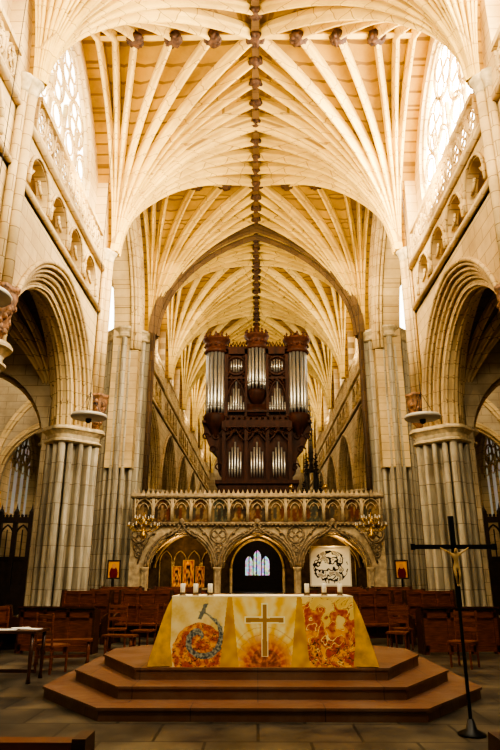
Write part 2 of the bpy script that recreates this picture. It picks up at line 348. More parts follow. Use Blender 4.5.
for s,nm in((-1,'left'),(1,'right')):
    mb=MB(); tr=MB()
    for a,b in zip(naveY[:2],naveY[1:3]):
        side_bay(mb,tr,s,a,b,M_gw if s<0 else M_gwr,ac=.22,ra=3.65,wn=1.45 if s<0 else 1.15)
        obj('balustrade',balN,(s*5.45,(a+b)/2-3.2,12.0),label='pierced stone balustrade along the nave gallery',category='balustrade',group='gallery balustrades')
    arch_wall(mb,MYZ,19.5,27.3,6.1,19,23.4,3.05,11.6,5.2,s*5.5,s*6.7,12)
    for f,d in((.1,5.46),(0,5.52),(-.08,5.64),(-.12,5.8)): arch_roll(tr,MYZ,23.4,3.05+f,11.6,5.2+f,s*d,.08,(1,0,0))
    struct('wall_'+nm,mb,M_wall,'cream ashlar nave wall with moulded arcade and triforium','wall')
    struct('trim_%d'%(4 if s<0 else 5),tr,M_mould,'roll mouldings and string courses of the nave wall','stone moulding',True)
    mb=MB(); tr=MB()
    for a,b in zip(choirY[:-1],choirY[1:]):
        side_bay(mb,tr,s,a,b,M_gw,detail=False)
        obj('balustrade',balC,(s*5.45,a+1.0,12.0),label='pierced stone balustrade along the choir gallery',category='balustrade',group='gallery balustrades')
    struct('wall_'+nm+'_choir',mb,M_wall,'cream ashlar choir wall with arcade','wall')
    struct('trim_%d'%(6 if s<0 else 7),tr,M_mould,'roll mouldings of the choir arcade','stone moulding',True)
    mb=MB(); tr=MB()
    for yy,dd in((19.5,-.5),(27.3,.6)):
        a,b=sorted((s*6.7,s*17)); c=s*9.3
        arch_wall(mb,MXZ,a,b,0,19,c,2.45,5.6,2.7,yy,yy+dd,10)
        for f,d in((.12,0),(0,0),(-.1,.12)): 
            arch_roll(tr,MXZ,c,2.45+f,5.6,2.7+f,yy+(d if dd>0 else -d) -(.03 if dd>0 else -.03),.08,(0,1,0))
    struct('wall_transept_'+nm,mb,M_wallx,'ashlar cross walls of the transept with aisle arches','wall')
    struct('trim_%d'%(8 if s<0 else 9),tr,M_mould,'moulded aisle arches in the transept','stone moulding',True)
    mb=MB(); 
    mb.box(*sorted((s*17,s*17.5)),18,29,0,19)
    for a,b in ((3.9,11.5),(11.5,19.0),(27.9,34.3),(34.3,41.3)):
        mb.box(*sorted((s*12,s*12.5)),a,b,0,4.5); arch_wall(mb,MYZ,a,b,4.5,11,(a+b)/2,1.7,6.8,2.4,s*12,s*12.5,8)
        window(s,(a+b)/2,1.7,4.5,6.8,2.4,s*12.2,M_ga,label='aisle window with dim daylight')
    mb.box(*sorted((s*6.7,s*12.5)),41.3,41.8,0,11)
    struct('wall_aisle_'+nm,mb,M_wall,'outer aisle wall of cream stone','wall')
    win_n[0]+=1
    g=MB(); g.prism([(u,27.24,z) for u,z in [(s*7.05-.22,12.6)]+arch(s*7.05,.22,14.9,.6,6)+[(s*7.05+.22,12.6)]],(0,.03,0))
    o=obj('window_%d'%win_n[0],g.mesh('window_glass',M_gw),label='narrow bright lancet window',category='window',kind='structure')
    t_=MB(); arch_roll(t_,MXZ,s*7.05,.27,14.9,.65,27.2,.06,(0,1,0)); 
    for q in(-1,1): t_.tube([(s*7.05+q*.27,27.2,12.5),(s*7.05+q*.27,27.2,14.9)],.06,6,(0,1,0))
    obj('tracery',t_.mesh('tracery',M_mould),parent=o)
mb=MB(); mb.box(-12.5,12.5,69.3,69.9,0,7); arch_wall(mb,MXZ,-12.5,12.5,7,19.5,0,4,12,5,69.3,69.9,10); struct('wall_far',mb,M_wallx,'distant end wall of the choir','wall')
win_n[0]+=1; g=MB(); g.prism([(u,69.6,z) for u,z in [(-4,7)]+arch(0,4,12,5,10)+[(4,7)]],(0,.05,0)); obj('window_%d'%win_n[0],g.mesh('g',M_ga),label='great stained window at the far end',category='window',kind='structure')
b=MB(); b.box(-3.4,3.4,-.15,.15,0,5.4)
for i in range(9): b.box(-3.4+.82*i,-3.3+.82*i,-.22,-.1,0,5.5)
b.box(-3.4,3.4,-.24,-.1,1.1,1.25)
g=MB()
for x0,h in((-1.35,2.9),(-.45,3.5),(.45,2.9)): g.prism([(u,-.2,z) for u,z in [(x0+.05,1.6)]+arch(x0+.45,.40,h,.7,5)+[(x0+.85,1.6)]],(0,.04,0))
thing('reredos',[('panelling',b.mesh('panelling',M_dark)),('stained_lancet',g.mesh('stained_lancet',M_gs),None,'blue and gold stained glass lancets')],(0,68.8,0),'dark panelled reredos with glowing stained lancets','reredos')
mb=MB(); mb.box(-17.5,17.5,-6,70,-.3,0); struct('floor',mb,M_floor,'worn stone flagged floor','floor')
# crossing arch
mb=MB()
HW2=4.86
for hw_,off,yy,w_ in((5.08,-.18,26.85,.12),(4.97,-.40,26.99,.12),(HW2,-.62,27.3,.26),(4.97,-.40,27.61,.12),(5.08,-.18,27.75,.12)):
    for s in(-1,1): rib(mb,(s*hw_,yy),(0,yy),ZS-.1,ZH+off,w_,.17,n=20,taper=False)
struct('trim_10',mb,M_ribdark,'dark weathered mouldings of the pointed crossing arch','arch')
mb=MB()
for s in(-1,1):
    for yy in(26.97,27.63):
        mb.grid([[(s*(w0-w0*t),yy,z0_+(z1_-z0_)*af(t,VA)) for t in [(i/18)**1.8 for i in range(19)]] for w0,z0_,z1_ in((W,ZS,ZH),(HW2+.06,ZS-.1,ZH-.62))])
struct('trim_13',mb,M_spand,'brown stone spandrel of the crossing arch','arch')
mb=MB()
for yy,off in((19.31,0),(19.69,0),(19.5,-.12)):
    for s in(-1,1): rib(mb,(s*(W-.02),yy),(0,yy),ZS,ZH+off,.19,.44,n=18)
struct('trim_11',mb,M_rib,'triple moulded transverse arch of the nave vault','arch')
# ------------------------------------------------------------------ piers
def cluster(R,n=16,per=12):
    cs=[]
    for k in range(n):
        q=k/n*4; side=int(q); f=q-side
        A=[(1,0),(0,1),(-1,0),(0,-1)]; a=A[side]; b=A[(side+1)%4]
        x=(a[0]*(1-f)+b[0]*f)*R; y=(a[1]*(1-f)+b[1]*f)*R
        L_=math.hypot(x,y); 
        bl=.5; x2=x/L_*R*.88; y2=y/L_*R*.88; x=x*(1-bl)+x2*bl; y=y*(1-bl)+y2*bl
        cs.append((x,y,R*(.10 if k%4 else .135)))
    out=[]; m=n*per*2
    for i in range(m):
        th=2*pi*i/m; dx,dy=math.cos(th),math.sin(th); best=R*.56
        for cx,cy,r in cs:
            b_=cx*dx+cy*dy; disc=b_*b_-(cx*cx+cy*cy-r*r)
            if disc>0: best=max(best,b_+math.sqrt(disc))
        out.append((dx*best,dy*best))
    return out
def extr(mb,prof,levels):
    rows=[[(x*k,y*k,z) for x,y in prof] for k,z in levels]; o=len(mb.v); mb.grid(rows,True); n=len(prof)
    mb.f.append(tuple(o+i for i in range(n))); mb.f.append(tuple(o+(len(rows)-1)*n+i for i in range(n)))
def pier_parts(R,H):
    pr=cluster(R); n=len(pr); rad=[math.hypot(*p) for p in pr]
    sm=[max(rad[(i+k)%n] for k in range(-13,14)) for i in range(n)]
    sm=[sum(sm[(i+k)%n] for k in range(-10,11))/21 for i in range(n)]
    pc=[(s_*p[0]/r_,s_*p[1]/r_) for s_,p,r_ in zip(sm,pr,rad)]
    a=MB(); extr(a,pr,[(1,.75),(1,H-.5)])
    b=MB(); b.lathe([(R*1.28,0),(R*1.28,.35),(R*1.2,.42)],n=8,a0=pi/8); extr(b,pc,[(1.15,.40),(1.15,.5),(1.06,.56),(1.1,.62),(1.0,.76)])
    c=MB(); extr(c,pc,[(1.0,H-.52),(1.07,H-.48),(1.07,H-.43),(.97,H-.38),(1.0,H-.26),(1.10,H-.16),(1.17,H-.12),(1.17,H-.06),(1.13,H-.04),(1.13,H)])
    return [('shaft',a.mesh('pier_shaft',M_pier)),('base',b.mesh('pier_base',M_pier)),('capital',c.mesh('pier_capital',M_cap),None,'moulded pale stone capital')]
PP=pier_parts(.88,6.12); PX=pier_parts(.97,12.7)
for s in(-1,1):
    for y in naveY[:3]: thing('stone_pier',PP,(s*6.1,y,0),'clustered grey marble arcade pier with moulded capital','pier',group='nave arcade piers')
    thing('stone_pier',PX,(s*6.15,27.3,0),'tall clustered crossing pier rising beside the screen','pier')
    for y in choirY[1:4]: thing('stone_pier',PP,(s*6.1,y,0),'clustered choir pier half hidden behind the screen','pier',group='choir arcade piers')
def shafts_parts(z0):
    a=MB()
    for dx,dy,r in((0,0,.13),(.12,-.19,.10),(.12,.19,.10)): a.tube([(dx,dy,z0+.4),(dx,dy,ZS-.35)],r,8,(1,0,0))
    b=MB()
    for dx,dy,r in((0,0,.17),(.12,-.2,.14),(.12,.2,.14)): b.lathe([(r*.8,ZS-.4),(r*.75,ZS-.3),(r*1.1,ZS-.12),(r*1.5,ZS-.04),(r*1.5,ZS+.02)],(dx,dy,0),10)
    c=MB(); c.lathe([(.06,z0-.75),(.14,z0-.6),(.2,z0-.3),(.28,z0),(.32,z0+.2),(.30,z0+.32),(.34,z0+.36),(.34,z0+.45)],(0.05,0,0),24,ripple=.12,rn=6)
    for i in range(22):
        q=random.random(); an=pi/2+random.random()*pi; r=.12+.19*q
        c.ball((.05+r*math.cos(an),r*math.sin(an),z0-.55+.75*q),.07,5,1.2,.4)
    return [('shaft',a.mesh('vault_shaft',M_mould,True)),('capital',b.mesh('shaft_capital',M_cap,True)),('corbel',c.mesh('corbel',M_red,True),None,'carved foliage corbel with worn red and gold paint')]
SP=shafts_parts(6.9)
for s in(-1,1):
    for y in naveY[:3]:
        thing('vault_shaft',SP,(s*5.27,y,0),'slender wall shaft on a carved painted foliage corbel','wall shaft',rot=0 if s>0 else pi,group='vault shafts')
a=MB()
for k in range(3): a.tube([(0,.15*(k-1),0),(0,.15*(k-1),7.4)],.075,8,(1,0,0))
a.box(-.02,.12,-.2,.2,0,7.4)
drk=a.mesh('dark_shaft',M_ribdark,True)
for s in(-1,1): obj('marble_shaft',drk,(s*4.92,27.0,5.2),label='cluster of dark slender marble shafts beside the screen',category='shaft',rot=0 if s>0 else pi)
# ------------------------------------------------------------------ choir screen
scr=MB(); arches=[(-3.13,1.36),(0,1.5),(3.13,1.36)]; bounds=[(-5.25,-1.63),(-1.63,1.63),(1.63,5.25)]
Y0=26.0; SZ=1.9; SR=1.42
for (c,hw),(a,b) in zip(arches,bounds):
    arch_wall(scr,MXZ,a,b,0,3.7,c,hw,SZ,SR,Y0,Y0+.35,10)
scr.box(-5.25,5.25,Y0+.3,29,3.45,3.72)
tr=MB()
for c,hw in arches:
    for f,d,r in((.11,-.05,.05),(.02,-.04,.045),(-.08,.02,.04)): arch_roll(tr,MXZ,c,hw+f,SZ,SR+f*.9,Y0+d,r,(0,1,0),10,6)
    for q in(-1,1):
        tr.tube([(c+q*.62,Y0-.09,3.13),(c+q*.34,Y0-.09,3.30),(c+q*.12,Y0-.09,3.48),(c,Y0-.09,3.72)],.055,5,(0,1,0))
        for k in range(4): tr.ball((c+q*(.55-.14*k),Y0-.1,3.27+.1*k),.06,4)
    tr.ball((c,Y0-.1,3.74),.12,5,1.2,.4)
    for k in range(11):
        th=pi*(k+.5)/11; tr.ball((c+(hw-.12)*math.cos(th),Y0+.05,SZ+.03+(SR-.1)*math.sin(th)**.9),.055,4)
for c in(-4.9,-1.6,1.6,4.9):
    for r,z in((.34,3.25),(.2,2.75),(.12,2.45)):
        tr.tube([(c+r*math.cos(k*pi/6),Y0-.04,z+r*math.sin(k*pi/6)) for k in range(12)],.035,4,(0,1,0),closed=True)
        for q in range(4): tr.tube([(c+r*.45*math.cos(q*pi/2)+r*.4*math.cos(k*pi/4),Y0-.03,z+r*.45*math.sin(q*pi/2)+r*.4*math.sin(k*pi/4)) for k in range(8)],.02,4,(0,1,0),closed=True)
    for q in(-1,1):
        if abs(c+q*.9)>5.3: continue
        tr.tube([(c,Y0-.05,2.1),(c+q*.18,Y0-.05,2.7),(c+q*.5,Y0-.05,3.25),(c+q*.9,Y0-.05,3.62)],.04,5,(0,1,0))
        for z_,o_ in((3.3,.62),(3.5,.75)): tr.ball((c+q*o_,Y0-.04,z_),.07,4,1,.4)
tr.box(-5.3,5.3,Y0-.14,Y0,3.62,3.74); tr.box(-5.3,5.3,Y0-.16,Y0+.3,4.72,4.82)
for i in range(60):
    x=-5.2+10.4*i/59; tr.ball((x,Y0-.12,3.62),.055,4)
colm=MB(); colm.lathe([(.16,0),(.16,.3),(.1,.4),(.08,.5),(.08,1.7),(.12,1.77),(.17,1.88),(.18,1.95)],n=12)
for q in range(4): colm.lathe([(.04,.4),(.035,.5),(.035,1.7),(.05,1.85)],(.09*math.cos(q*pi/2+.78),.09*math.sin(q*pi/2+.78),0),6)
colmesh=colm.mesh('screen_column',M_screen,True)
par=MB(); par.box(-5.25,5.25,Y0,Y0+.18,3.74,4.72)
par2=MB(); par2.box(-5.3,5.3,Y0-.1,Y0+.2,4.82,4.92)
for i in range(53):
    x=-5.2+10.4*i/52; par2.prism([(x-.07,Y0-.06,4.9),(x+.07,Y0-.06,4.9),(x+.03,Y0-.06,5.02),(x,Y0-.06,5.10),(x-.03,Y0-.06,5.02)],(0,.1,0))
back=MB()
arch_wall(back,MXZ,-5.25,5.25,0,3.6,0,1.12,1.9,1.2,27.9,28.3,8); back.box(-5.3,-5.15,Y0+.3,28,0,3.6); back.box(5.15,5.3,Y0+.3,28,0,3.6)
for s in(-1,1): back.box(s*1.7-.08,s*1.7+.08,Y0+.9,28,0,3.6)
dor=MB(); arch_roll(dor,MXZ,0,1.15,1.9,1.25,27.86,.06,(0,1,0)); 
for s in(-1,1): dor.box(s*1.15-.06,s*1.15+.06,27.8,27.92,0,1.92)
for s in(-1,1):  # blind tracery on the back of the side bays
    for k in range(4):
        cx=s*(2.15+.62*k); dor.tube([MXZ(u,z,27.86) for u,z in arch(cx,.27,2.2,.45,5)],.03,4,(0,1,0))
        for q in(-1,1): dor.box(cx+q*.27-.025,cx+q*.27+.025,27.84,27.9,1.1,2.22)
vr=MB()
for c,hw in arches:
    for q in(-1,1):
        for e in((c,Y0+.4),(c,27.0),(c,27.8),(c+q*hw*.5,27.8)):
            rib(vr,(c+q*hw,Y0+.35),e,1.95,3.42,.08,.1,n=8); rib(vr,(c+q*hw,27.85),(e[0],Y0+.35+27.85-e[1]),1.95,3.42,.08,.1,n=8)
parts=[('screen_arcade',scr.mesh('screen_arcade',M_screen)),('carved_tracery',tr.mesh('carved_tracery',M_screendk,True)),('parapet',par.mesh('parapet',M_screendk)),
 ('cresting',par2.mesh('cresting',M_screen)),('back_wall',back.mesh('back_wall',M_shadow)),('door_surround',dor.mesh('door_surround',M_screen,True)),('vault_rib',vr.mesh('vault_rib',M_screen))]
E=thing('choir_screen',parts,(0,0,0),'carved medieval stone screen with three arches and painted frieze','screen')
for x in(-4.6,-1.63,1.63,4.6): 
    obj('column',colmesh,(x,Y0-.06,0),E)
nich=MB(); pw=10.3/13
nich.box(-pw/2,-pw/2+.06,-.1,.02,0,.96); nich.box(pw/2-.06,pw/2,-.1,.02,0,.96)
nich.tube([(u,-.06,z) for u,z in arch(0,pw/2-.05,.52,.42,6)],.035,5,(0,1,0))
nich.tube([(u,-.06,z) for u,z in arch(0,pw/2-.2,.5,.26,5)],.02,4,(0,1,0))
for q in(-1,1): nich.ball((q*.28,-.05,.87),.06,4)
nichm=nich.mesh('niche_frame',M_screen,True)
def paint_mesh(name,w,h,nx,nz,fn,y=0,gam=1.0):
    me=bpy.data.meshes.new(name); vs=[];fs=[];cols=[]
    for j in range(nz+1):
        for i in range(nx+1):
            u=i/nx; v=j/nz; vs.append(((u-.5)*w,y,v*h)); cols.append((*[max(0,c)**gam for c in fn(u,v)],1))
    for j in range(nz):
        for i in range(nx):
            k=j*(nx+1)+i; fs.append((k,k+1,k+nx+2,k+nx+1))
    me.from_pydata(vs,[],fs); a=me.color_attributes.new('Col','FLOAT_COLOR','POINT')
    for i,c in enumerate(cols): a.data[i].color=c
    me.materials.append(M_vc); return me
def mixc(a,b,t): t=max(0,min(1,t)); return tuple(x*(1-t)+y*t for x,y in zip(a,b))
pal=[(.32,.24,.14),(.18,.14,.10),(.36,.29,.18),(.26,.15,.10),(.18,.19,.15)]
for i in range(13):
    sd=i*7.3; rr_=random.Random(i); figs=[(.2+.3*k+rr_.uniform(-.06,.06),rr_.uniform(.3,.45),rr_.choice([(.13,.10,.08),(.28,.12,.07),(.15,.15,.13),(.40,.31,.2)])) for k in range(3)]
    def fn(u,v,sd=sd,i=i):
        n=noise.noise(Vector((u*3,v*3,sd))); n2=noise.noise(Vector((u*9,v*9,sd+3)))
        c=mixc(pal[i%5],pal[(i*2+1)%5],.5+n*1.5); c=mixc(c,(.50,.39,.24),max(0,n2*1.5))
        for cx,cy,fc in figs:
            if math.hypot((u-cx)/.10,(v-cy)/.3)<1: c=mixc(fc,c,.25)
            if math.hypot((u-cx)/.06,(v-cy-.34)/.07)<1: c=(.52,.40,.27)
        return c
    x=-5.15+pw*(i+.5)
    p=obj('painted_panel',paint_mesh('painted_panel',pw,.9,18,18,fn,gam=1.6),(x,Y0-.02,3.76),E,'small dark medieval painting in an arched niche')
    obj('niche_frame',nichm,(0,0,0),p)
def pic(name,w,h,fn,loc,label,frame=.05,mat=M_gold,cat='painting',n=30,gam=1.3):
    f=MB(); f.box(-w/2-frame,w/2+frame,0,.05,-frame,0); f.box(-w/2-frame,w/2+frame,0,.05,h,h+frame); f.box(-w/2-frame,-w/2,0,.05,0,h); f.box(w/2,w/2+frame,0,.05,0,h); f.box(-w/2,w/2,.03,.05,0,h)
    return thing(name,[('frame',f.mesh('frame',mat)),('canvas',paint_mesh('canvas',w,h,n,n,fn,y=.02,gam=gam))],loc,label,cat)
def f_mono(u,v):
    n=noise.noise(Vector((u*5,v*5,1)))+.7*noise.noise(Vector((u*11,v*11,4)))
    d=math.hypot((u-.5)/.46,(v-.48)/.44)
    return (.05,.04,.035) if (abs(n)<.15 and d<1) else ((.48,.44,.36) if n>.35 and d<1 else (.85,.82,.70))
pic('painting',1.6,1.5,f_mono,(3.05,26.62,1.25),'large pale painting of tangled black figures leaning in the arch',.06,M_lamp,n=80)
def f_tri(u,v):
    n=noise.noise(Vector((u*6,v*6,2)))
    return mixc((.45,.18,.06),(.85,.6,.2),.5+n) if abs(u-.5)>.2 or v>.8 else mixc((.15,.08,.05),(.7,.5,.3),.5+n*1.5)
al=MB(); al.box(-1,1,-.35,.35,0,1.05); alc=al.mesh('side_altar_body',plain('red_frontal',(.22,.06,.03),.7,var=.4))
for x in(-3.15,3.15):
    tp=MB(); tp.box(-1.05,1.05,-.4,.4,1.05,1.12)
    thing('side_altar',[('body',alc),('top',tp.mesh('altar_slab',M_screen))],(x,27.3,0),'small altar table inside the screen arch','altar',group='altars in the screen')
for i,(x,w,h) in enumerate(((-3.45,.33,.8),(-2.95,.43,1.05),(-2.45,.33,.8))):
    pic('icon',w,h,f_tri,(x,27.3,1.18),'gilded icon panel standing on the small altar',.03,M_gold,'icon',gam=1.8)
def f_icon(u,v):
    d=math.hypot((u-.5)/.2,(v-.7)/.16)
    if d<1: return (.75,.5,.3)
    if math.hypot((u-.5)/.38,(v-.25)/.42)<1: return (.35,.06,.05)
    return (.85,.55,.12)
for s in(-1,1):
    e=pic('icon',.42,.6,f_icon,(s*5.55,24.6,1.55),'gold-ground icon on a slim dark stand',.05,M_dark,'icon',gam=1.8)
    st=MB(); st.box(-.03,.03,.02,.08,-1.55,0); st.box(-.25,.25,-.15,.25,-1.55,-1.5); obj('stand',st.mesh('stand',M_iron),(0,0,0),e)
b=MB(); b.box(-.4,.4,0,6,0,1.1); b.box(.3,.5,0,6,1.1,2.2)
for i in range(9): b.box(-.45,.5,i*.72,i*.72+.06,0,1.25)
stl=b.mesh('stall_body',M_dark)
for s in(-1,1): thing('choir_stall',[('body',stl)],(s*2.6,32 if s>0 else 38,0),'dark oak choir stalls behind the screen','choir stall',rot=0 if s>0 else pi,group='choir stalls')
# ------------------------------------------------------------------ organ
OY=26.9; OZ=3.75
def pipe_mesh(r,h):
    b=MB(); b.lathe([(r*.25,0),(r,.28),(r,h)],n=12); b.prism([(-r*.6,-r*1.02,.30),(r*.6,-r*1.02,.30),(0,-r*1.08,.52)],(0,.02,0)); return b.mesh('organ_pipe',M_pipe,True)
org=[]
b=MB(); b.box(-1.75,1.75,.1,1.6,0,1.8); b.box(-1.85,1.85,0,1.6,1.72,1.88); b.box(-1.5,1.5,.2,1.6,1.88,4.55)
for x in(-1.48,-.48,.48,1.48): b.box(x-.09,x+.09,.02,.3,1.88,4.5)
b.box(-1.6,1.6,0,.3,4.25,4.55)
for k in range(9): b.tube([(-1.6+.36*k,.0,4.25),(-1.42+.36*k,.0,4.05),(-1.24+.36*k,0,4.25)],.035,4,(0,1,0))
for cx in(-.98,0,.98):
    for q in(-1,1): b.tube([(cx+q*.42,.02,3.65),(cx+q*.22,.02,3.85),(cx,.02,4.2)],.05,5,(0,1,0))
    for k in range(5): b.ball((cx+(k-2)*.17,.03,3.95+.06*(2-abs(k-2))),.08,4,1,.5)
for s in(-1,1):
    b.prism([(s*1.4,.35,1.9),(s*1.75,.35,2.3),(s*1.8,.35,3.0),(s*2.15,.35,3.4),(s*2.4,.35,4.0),(s*2.45,.35,4.55),(s*1.4,.35,4.55)],(0,.9,0))
    for (x,z,r) in((1.72,2.5,.2),(2.0,3.3,.2),(2.32,3.9,.2),(1.85,3.9,.22)):
        b.tube([(s*x+r*(1-k/14)*math.cos(k*.7),.3,z+r*(1-k/14)*math.sin(k*.7)) for k in range(12)],.04,5,(0,1,0))
org.append(('lower_case',b.mesh('lower_case',M_wood)))
b=MB(); b.box(-2.3,2.3,.35,1.6,4.55,8.1); b.box(-2.5,2.5,.1,1.6,4.5,4.62); b.box(-2.45,2.45,.2,1.6,4.62,4.85); b.box(-1.3,1.3,.1,.6,5.0,5.1)
b.box(-1.5,1.5,.15,.6,7.85,8.1); b.box(-1.45,1.45,.2,.6,8.1,8.25)
for s in(-1,1):
    b.box(s*1.42-.08,s*1.42+.08,.15,.5,4.8,8.1); b.box(s*.5-.06,s*.5+.06,.15,.5,4.8,8.1); b.box(min(s*.5,s*1.4),max(s*.5,s*1.4),.2,.5,6.62,6.72)
    for k in range(5): b.tube([(s*(.55+.17*k),.25,8.25),(s*(.6+.17*k),.25,8.5),(s*(.7+.17*k),.25,8.25)],.035,4,(0,1,0))
    b.tube([(s*.96+.45*math.cos(k*pi/10),.28,7.3+.45*math.sin(k*pi/10)) for k in range(20)],.05,5,(0,1,0),closed=True)
    for q in(-1,1):
        b.tube([(s*.96+q*.44,.22,5.7),(s*.96+q*.25,.22,6.3),(s*.96,.22,6.62)],.045,5,(0,1,0))
        for k in range(4): b.ball((s*.96+q*(.4-.06*k),.24,6.2+.12*k),.07,4,1,.5)
        for zz in(6.85,7.75): b.ball((s*.96+q*.36,.25,zz),.09,5,1,.5)
for k in range(19): b.ball((-2.4+4.8*k/18,.12,4.73),.06,4)
org.append(('upper_case',b.mesh('upper_case',M_wood)))
def cap(cx,z,r,hh):
    c=MB(); c.lathe([(r*1.0,-.1),(r*1.2,-.02),(r*1.05,.08),(r*1.0,.3),(r*1.02,.45),(r*1.3,.55),(r*1.35,.63),(r*1.05,.7)],(cx,.4,z),16)
    for k in range(12):
        a=2*pi*k/12; c.lathe([(.06,0),(.08,.06),(.03,.14),(.06,.2),(.0,.3)],(cx+r*1.12*math.cos(a),.4+r*1.12*math.sin(a),z+.63),6)
        c.ball((cx+r*1.05*math.cos(a),.4+r*1.05*math.sin(a),z+.28),.075,4,1,.4)
    c.lathe([(r*.8,.6),(r*.6,.75),(r*.35,.85),(r*.2,hh)],(cx,.4,z),12)
    return c.mesh('tower_cap',M_woodl,True)
for cx,z,r,hh in((-1.92,8.0,.5,1.0),(1.92,8.0,.5,1.0),(0,8.2,.46,1.25)):
    org.append(('tower_cap',cap(cx,z,r,hh),None,'carved dark wood cornice crowning a pipe tower'))
for cx in(-1.92,1.92):
    c=MB(); c.lathe([(.03,3.75),(.10,3.85),(.12,3.95),(.24,4.1),(.34,4.32),(.5,4.5),(.53,4.85),(.48,4.95)],(cx,.4,0),16,ripple=.03)
    org.append(('tower_bracket',c.mesh('tower_bracket',M_wood,True),None,'carved bracket under a side tower'))
c=MB(); c.lathe([(.1,5.3),(.35,5.6),(.46,5.9),(.48,6.05),(.42,6.1)],(0,.4,0),16,ripple=.03); c.box(-.5,.5,.2,.6,4.8,5.4); org.append(('tower_bracket',c.mesh('tower_bracket',M_wood,True),None,'carved bracket under the central tower'))
EO=thing('pipe_organ',org,(0,OY,OZ),'huge dark carved wooden pipe organ with silver pipes','pipe organ')
pm=pipe_mesh(.078,2.98); pm2=pipe_mesh(.07,2.08)
for cx,z,mm in((-1.92,4.95,pm),(1.92,4.95,pm),(0,6.1,pm2)):
    for k in range(7):
        a=pi+pi*(k+.5)/7; obj('organ_pipe',mm,(cx+.40*math.cos(a),.4+.40*math.sin(a),z),EO,'polished silver organ pipe')
fl=[pipe_mesh(.046,h) for h in(.55,.85,1.2,1.55)]
for s in(-1,1):
    for k in range(7):
        j=3-abs(k-3); obj('organ_pipe',fl[j],(s*.96+(k-3)*.118,.26,4.95),EO,'silver organ pipe')
    md=MB()
    for k in range(5): md.tube([(-.24+.12*k,.03,-math.sqrt(.1-(-.24+.12*k)**2)),(-.24+.12*k,.03,math.sqrt(.1-(-.24+.12*k)**2))],.042,6,(0,1,0))
    obj('medallion',md.mesh('medallion',M_pipe,True),(s*.96,.26,7.3),EO,'round opening filled with small pipes')
lp=[pipe_mesh(.042,h) for h in(1.15,1.35,1.6)]
for cx in(-.98,0,.98):
    for k in range(5):
        obj('organ_pipe',lp[2-abs(k-2)],(cx+(k-2)*.125,.1,2.0),EO,'small silver organ pipe')
# ------------------------------------------------------------------ bishop throne
b=MB()
b.box(-.9,.9,-.9,.9,0,5); b.box(-1.0,1.0,-1.0,1.0,4.9,5.2)
def pinn(cx,cy,z,w,h):
    for q in range(4): b.box(cx+w*math.cos(q*pi/2+.785)-.04,cx+w*math.cos(q*pi/2+.785)+.04,cy+w*math.sin(q*pi/2+.785)-.04,cy+w*math.sin(q*pi/2+.785)+.04,z,z+h*.45)
    b.lathe([(w*1.1,z+h*.42),(w*.4,z+h*.6),(.015,z+h)],(cx,cy,0),4,a0=pi/4)
    for k in range(6):
        t=k/6; 
        for q in range(4): b.ball((cx+w*(1.0-t*.95)*math.cos(q*pi/2),cy+w*(1.0-t*.95)*math.sin(q*pi/2),z+h*(.44+.5*t)),.05+.03*(1-t),4)
for q in range(8): pinn(.85*math.cos(q*pi/4),.85*math.sin(q*pi/4),5.1,.13,2.6+.8*(q%2))
for q in range(4): pinn(.5*math.cos(q*pi/2+.78),.5*math.sin(q*pi/2+.78),7.2,.12,3.4)
pinn(0,0,6.5,.28,5.5); pinn(0,0,9.6,.16,5.6)
tb=b.mesh('canopy',M_dark)
s1=MB(); s1.box(-.8,.8,-1.3,-.9,.5,1.0)
thing('bishop_throne',[('canopy',tb),('seat',s1.mesh('throne_seat',M_dark))],(4.0,44.8,0),'dark oak canopied throne with tall spiky pinnacles','throne')
# ------------------------------------------------------------------ wooden aisle screens
b=MB(); L_=4.9; b.box(-L_/2,L_/2,-.08,.08,0,1.2); b.box(-L_/2,L_/2,-.12,.12,3.9,4.15); b.box(-L_/2,L_/2,-.1,.1,2.3,2.42)
for i in range(8):
    x=-L_/2+L_*i/7; b.box(x-.09,x+.09,-.1,.1,0,4.4); b.lathe([(.12,4.4),(.04,4.55),(.0,4.8)],(x,0,0),4)
for i in range(7):
    x=-L_/2+L_*(i+.5)/7; b.tube([(u,0,z) for u,z in arch(x,.3,3.3,.5,5)],.045,5,(0,1,0)); b.tube([(x,0,1.2),(x,0,3.6)],.03,5,(0,1,0))
    b.box(x-.3,x+.3,-.02,.03,1.2,2.3)
    for q in range(4): b.ball((x-.25+.17*q,0,4.22),.07,4)
sm=b.mesh('lattice',M_dark)
for s in(-1,1): thing('wooden_screen',[('lattice',sm)],(s*9.25,28.3,0),'dark carved oak screen closing the choir aisle','wooden screen',group='aisle screens')
# ------------------------------------------------------------------ pews
def pew_parts(L_,H,mat,matd):
    a=MB(); a.box(-L_/2,L_/2,0,.42,.42,.47)
    bk=MB(); bk.box(-L_/2,L_/2,.40,.44,.15,H-.08); bk.box(-L_/2,L_/2,.37,.47,H-.08,H); n=max(2,int(L_/.4))
    for i in range(n+1): x=-L_/2+.04+(L_-.08)*i/n; bk.box(x-.035,x+.035,.34,.48,.15,H-.05)
    bk.box(-L_/2,L_/2,.35,.47,.12,.24); bk.box(-L_/2,L_/2,.35,.45,H-.38,H-.32)
    en=MB(); en.prism([(0,-.04,0),(0,.50,0),(0,.50,H+.02),(0,.34,H+.02),(0,.28,.72),(0,.0,.66),(0,-.04,.6)],(.06,0,0)); em=en.mesh('end_panel',matd)
    return [('seat',a.mesh('seat',mat)),('backrest',bk.mesh('backrest',mat)),('end_panel',em,(-L_/2-.05,0,0)),('end_panel',em,(L_/2-.01,0,0))]
